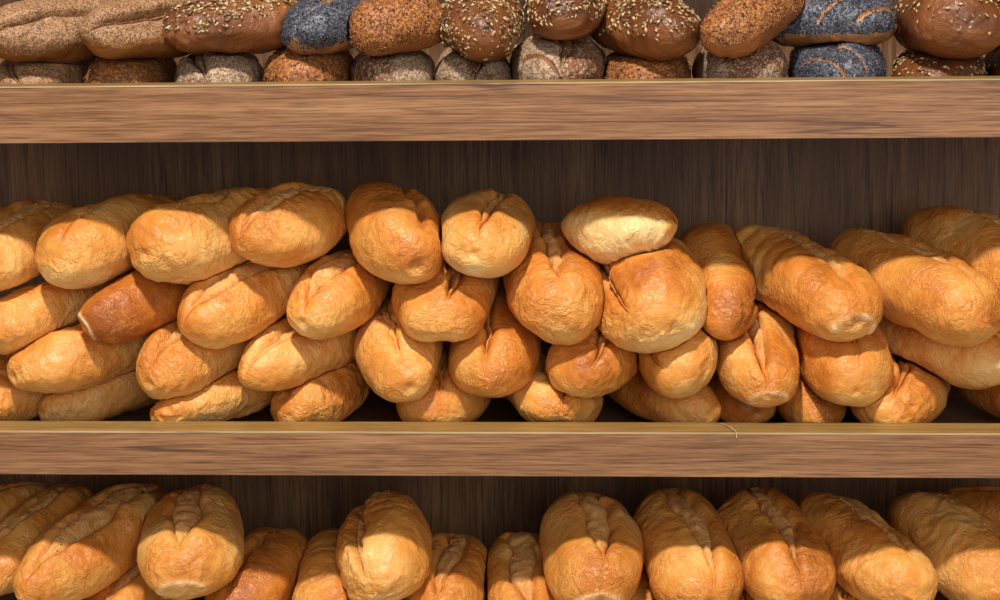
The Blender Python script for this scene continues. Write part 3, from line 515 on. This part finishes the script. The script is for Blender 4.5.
    {'k': 'sesame', 's': 'T', 'loc': [-0.4106, 0.1496, 0.3549], 'rot': [6.5, 0, 0], 'dim': [0.2, 0.084, 0.066], 'o': {'band': 3, 'dep': 0.3}, 'label': 'dark speckled sesame loaf under the knobbed bran loaf', 'grp': 'dark breads on the top shelf'},
    {'k': 'flour', 's': 'T', 'loc': [-0.3099, 0.139, 0.3566], 'rot': [9.5, 0, 0], 'dim': [0.2, 0.098, 0.076], 'o': {'band': 14, 'dep': 1.2, 'sl': [-0.8, 0.6], 'phi': -0.5}, 'label': 'rustic floured loaf with a ragged crest, under the glossy seeded loaf', 'grp': 'dark breads on the top shelf'},
    {'k': 'sesame', 's': 'T', 'loc': [-0.2111, 0.1415, 0.36], 'rot': [7.5, 0, 0], 'dim': [0.2, 0.092, 0.078], 'o': {'band': 8, 'dep': 0.5, 'sl': [-0.7, 0.6]}, 'label': 'speckled sesame loaf beneath the poppy seed loaf', 'grp': 'dark breads on the top shelf'},
    {'k': 'flour', 's': 'T', 'loc': [-0.1187, 0.1447, 0.3576], 'rot': [5.5, 0, 0], 'dim': [0.2, 0.09, 0.078], 'o': {'band': 4, 'dep': 0.8}, 'label': 'floured loaf with a single dark cut, beneath the sesame loaf with a slit', 'grp': 'dark breads on the top shelf'},
    {'k': 'flour', 's': 'T', 'loc': [-0.0308, 0.1503, 0.3536], 'rot': [2.5, 0, 0], 'dim': [0.2, 0.088, 0.07], 'o': {'band': 8, 'dep': 0.8, 'sl': [-0.9, 0.6], 'phi': 0.4}, 'label': 'floured loaf with curved dark cuts, beneath the thickly seeded loaf', 'grp': 'dark breads on the top shelf'},
    {'k': 'flour', 's': 'T', 'loc': [0.066, 0.1391, 0.3624], 'rot': [0.5, 0, 0], 'dim': [0.2, 0.104, 0.086], 'o': {'band': 14, 'dep': 0.5, 'sl': [-0.9, 0.7], 'phi': 0.15, 'cuts': 1}, 'label': 'large floured loaf with broad brown cross cuts', 'grp': 'dark breads on the top shelf'},
    {'k': 'sesame', 's': 'T', 'loc': [0.1587, 0.1455, 0.3526], 'rot': [-1.0, 0, 0], 'dim': [0.2, 0.094, 0.068], 'o': {'band': 3, 'dep': 0.3}, 'label': 'dark sesame loaf under the large grain loaf with bare nose', 'grp': 'dark breads on the top shelf'},
    {'k': 'flour', 's': 'T', 'loc': [0.2631, 0.1392, 0.3616], 'rot': [-4.5, 0, 0], 'dim': [0.2, 0.102, 0.086], 'o': {'band': 22, 'dep': 0.5, 'sl': [-0.7, 0.6], 'phi': 0.2}, 'label': 'floured loaf with a bare brown patch, under the slanted sesame loaf', 'grp': 'dark breads on the top shelf'},
    {'k': 'poppy', 's': 'T', 'loc': [0.3646, 0.1404, 0.3576], 'rot': [-7.0, 0, 0], 'dim': [0.2, 0.096, 0.078], 'o': {'band': 2, 'dep': 0.2, 'sl': [-0.9, 0.6], 'cuts': 1}, 'label': 'poppy seed loaf with an arched crack, under the crosswise poppy loaf', 'grp': 'dark breads on the top shelf'},
    {'k': 'seeded', 's': 'T', 'loc': [0.4704, 0.1405, 0.3526], 'rot': [-10.0, 0, 0], 'dim': [0.2, 0.098, 0.068], 'o': {'band': 3, 'dep': 0.2, 'cover': 0.0}, 'label': 'nearly black seeded loaf under the square-ended glossy loaf', 'grp': 'dark breads on the top shelf'},
    {'k': 'seeded', 's': 'T', 'loc': [0.5673, 0.1446, 0.3536], 'rot': [-13.0, 0, 0], 'dim': [0.2, 0.088, 0.07], 'o': {'band': 3, 'dep': 0.2, 'cover': 0.3, 'sparse': 1}, 'label': 'dark loaf on the floor past the nearly black one', 'grp': 'dark breads on the top shelf'},
]
for i, r in enumerate(ROWS): shape_loaf(r, i)
# neighbouring loaves press each other flat: nothing runs through anything else
from mathutils.bvhtree import BVHTree
def press(times):
    W = []
    for r in ROWS:
        R, c = frame(r); W.append(r['_']['V'] @ R.T + c)
    polys = [r['_']['Q'].reshape(-1, 4).tolist() for r in ROWS]
    tree = [None]*len(ROWS); stale = set(range(len(ROWS)))
    lo = [w_.min(0) for w_ in W]; hi = [w_.max(0) for w_ in W]
    pairs = [(i, j) for i in range(len(ROWS)) for j in range(i+1, len(ROWS)) if (lo[i] < hi[j]).all() and (lo[j] < hi[i]).all()]
    for it in range(times):
        for i in stale: tree[i] = BVHTree.FromPolygons(W[i].tolist(), polys[i])
        stale = set(); mv = {}; left = []
        for i, j in pairs:
            if not tree[i].overlap(tree[j]): continue
            left.append((i, j))
            for a, b in ((i, j), (j, i)):
                Rb, cb = frame(ROWS[b]); L, Wd, H = ROWS[b]['dim']
                X = (W[a]-cb) @ Rb
                sy = np.clip(np.abs(2*X[:, 1]/L), 0, 1); rr = np.sqrt(np.maximum(1-sy**ROWS[b]['o'].get('p', 2.8), .004))
                f = np.sqrt((X[:, 0]/(Wd/2))**2 + (X[:, 2]/(H/2))**2)/rr
                for k in np.nonzero((f < 1.22) & (np.abs(X[:, 1]) < L/2+.006))[0]:
                    v = Vector(W[a][k]); p, n, q, d = tree[b].find_nearest(v, .035)
                    if p is None or d > .018: continue
                    sd = (v-p).dot(n)
                    if sd < .0006:
                        st = (p-v) if sd < 0 else Vector()
                        ln = st.length; dr = n if ln < 1e-5 else (st/ln if st.dot(n) > .3*ln else n)
                        m = np.array(dr*(.5*(ln if sd < 0 else 0) + .0006))
                        key = (a, int(k)); o_ = mv.get(key)
                        if o_ is None or np.dot(o_, o_) < np.dot(m, m): mv[key] = m
        for (a, k), m in mv.items(): W[a][k] += m; stale.add(a)
        print('press', it, len(left))
        if not left: break
    for r, w_ in zip(ROWS, W):
        R, c = frame(r)
        zt, zb, zf = SH[{'T': 0, 'M': 1, 'B': 2}[r['s']]]
        w_[:, 2] = np.maximum(w_[:, 2], zf+.0005); w_[:, 1] = np.minimum(w_[:, 1], BACK-.001)
        m = (w_[:, 1] < LIP+.0008) & (w_[:, 2] < zt+.006); w_[m, 1] = LIP+.0008
        r['_']['V'] = (w_-c) @ R
    for r, tr, a, b in zip(ROWS, tree, lo, hi): r['_']['tree'] = (tr, a, b)
press(10)
for r in ROWS: make_loaf(r)

# ------------------------------------------------------------------ bits on the middle lip
def fibre():
    pts = [Vector((0.2315, .030, .0006)), Vector((0.2355, .022, .0016)), Vector((0.2395, .012, .0022)), Vector((0.2425, .003, .0022)), Vector((0.244, -.0014, .0012)), Vector((0.2445, -.0016, -.005))]
    V, Fq = [], []
    for k, p in enumerate(pts):
        d = (pts[min(k+1, len(pts)-1)]-pts[max(k-1, 0)]).normalized(); a = d.orthogonal().normalized(); b = d.cross(a)
        for j in range(6): V.append(p + .00055*(math.cos(j*math.pi/3)*a + math.sin(j*math.pi/3)*b))
    for k in range(len(pts)-1):
        for j in range(6): Fq.append((k*6+j, k*6+(j+1) % 6, (k+1)*6+(j+1) % 6, (k+1)*6+j))
    o = mesh_obj('straw_fibre', V, Fq, M_trim); o['label'] = 'thin pale straw fibre hanging over the middle shelf lip'; o['category'] = 'straw'
fibre()
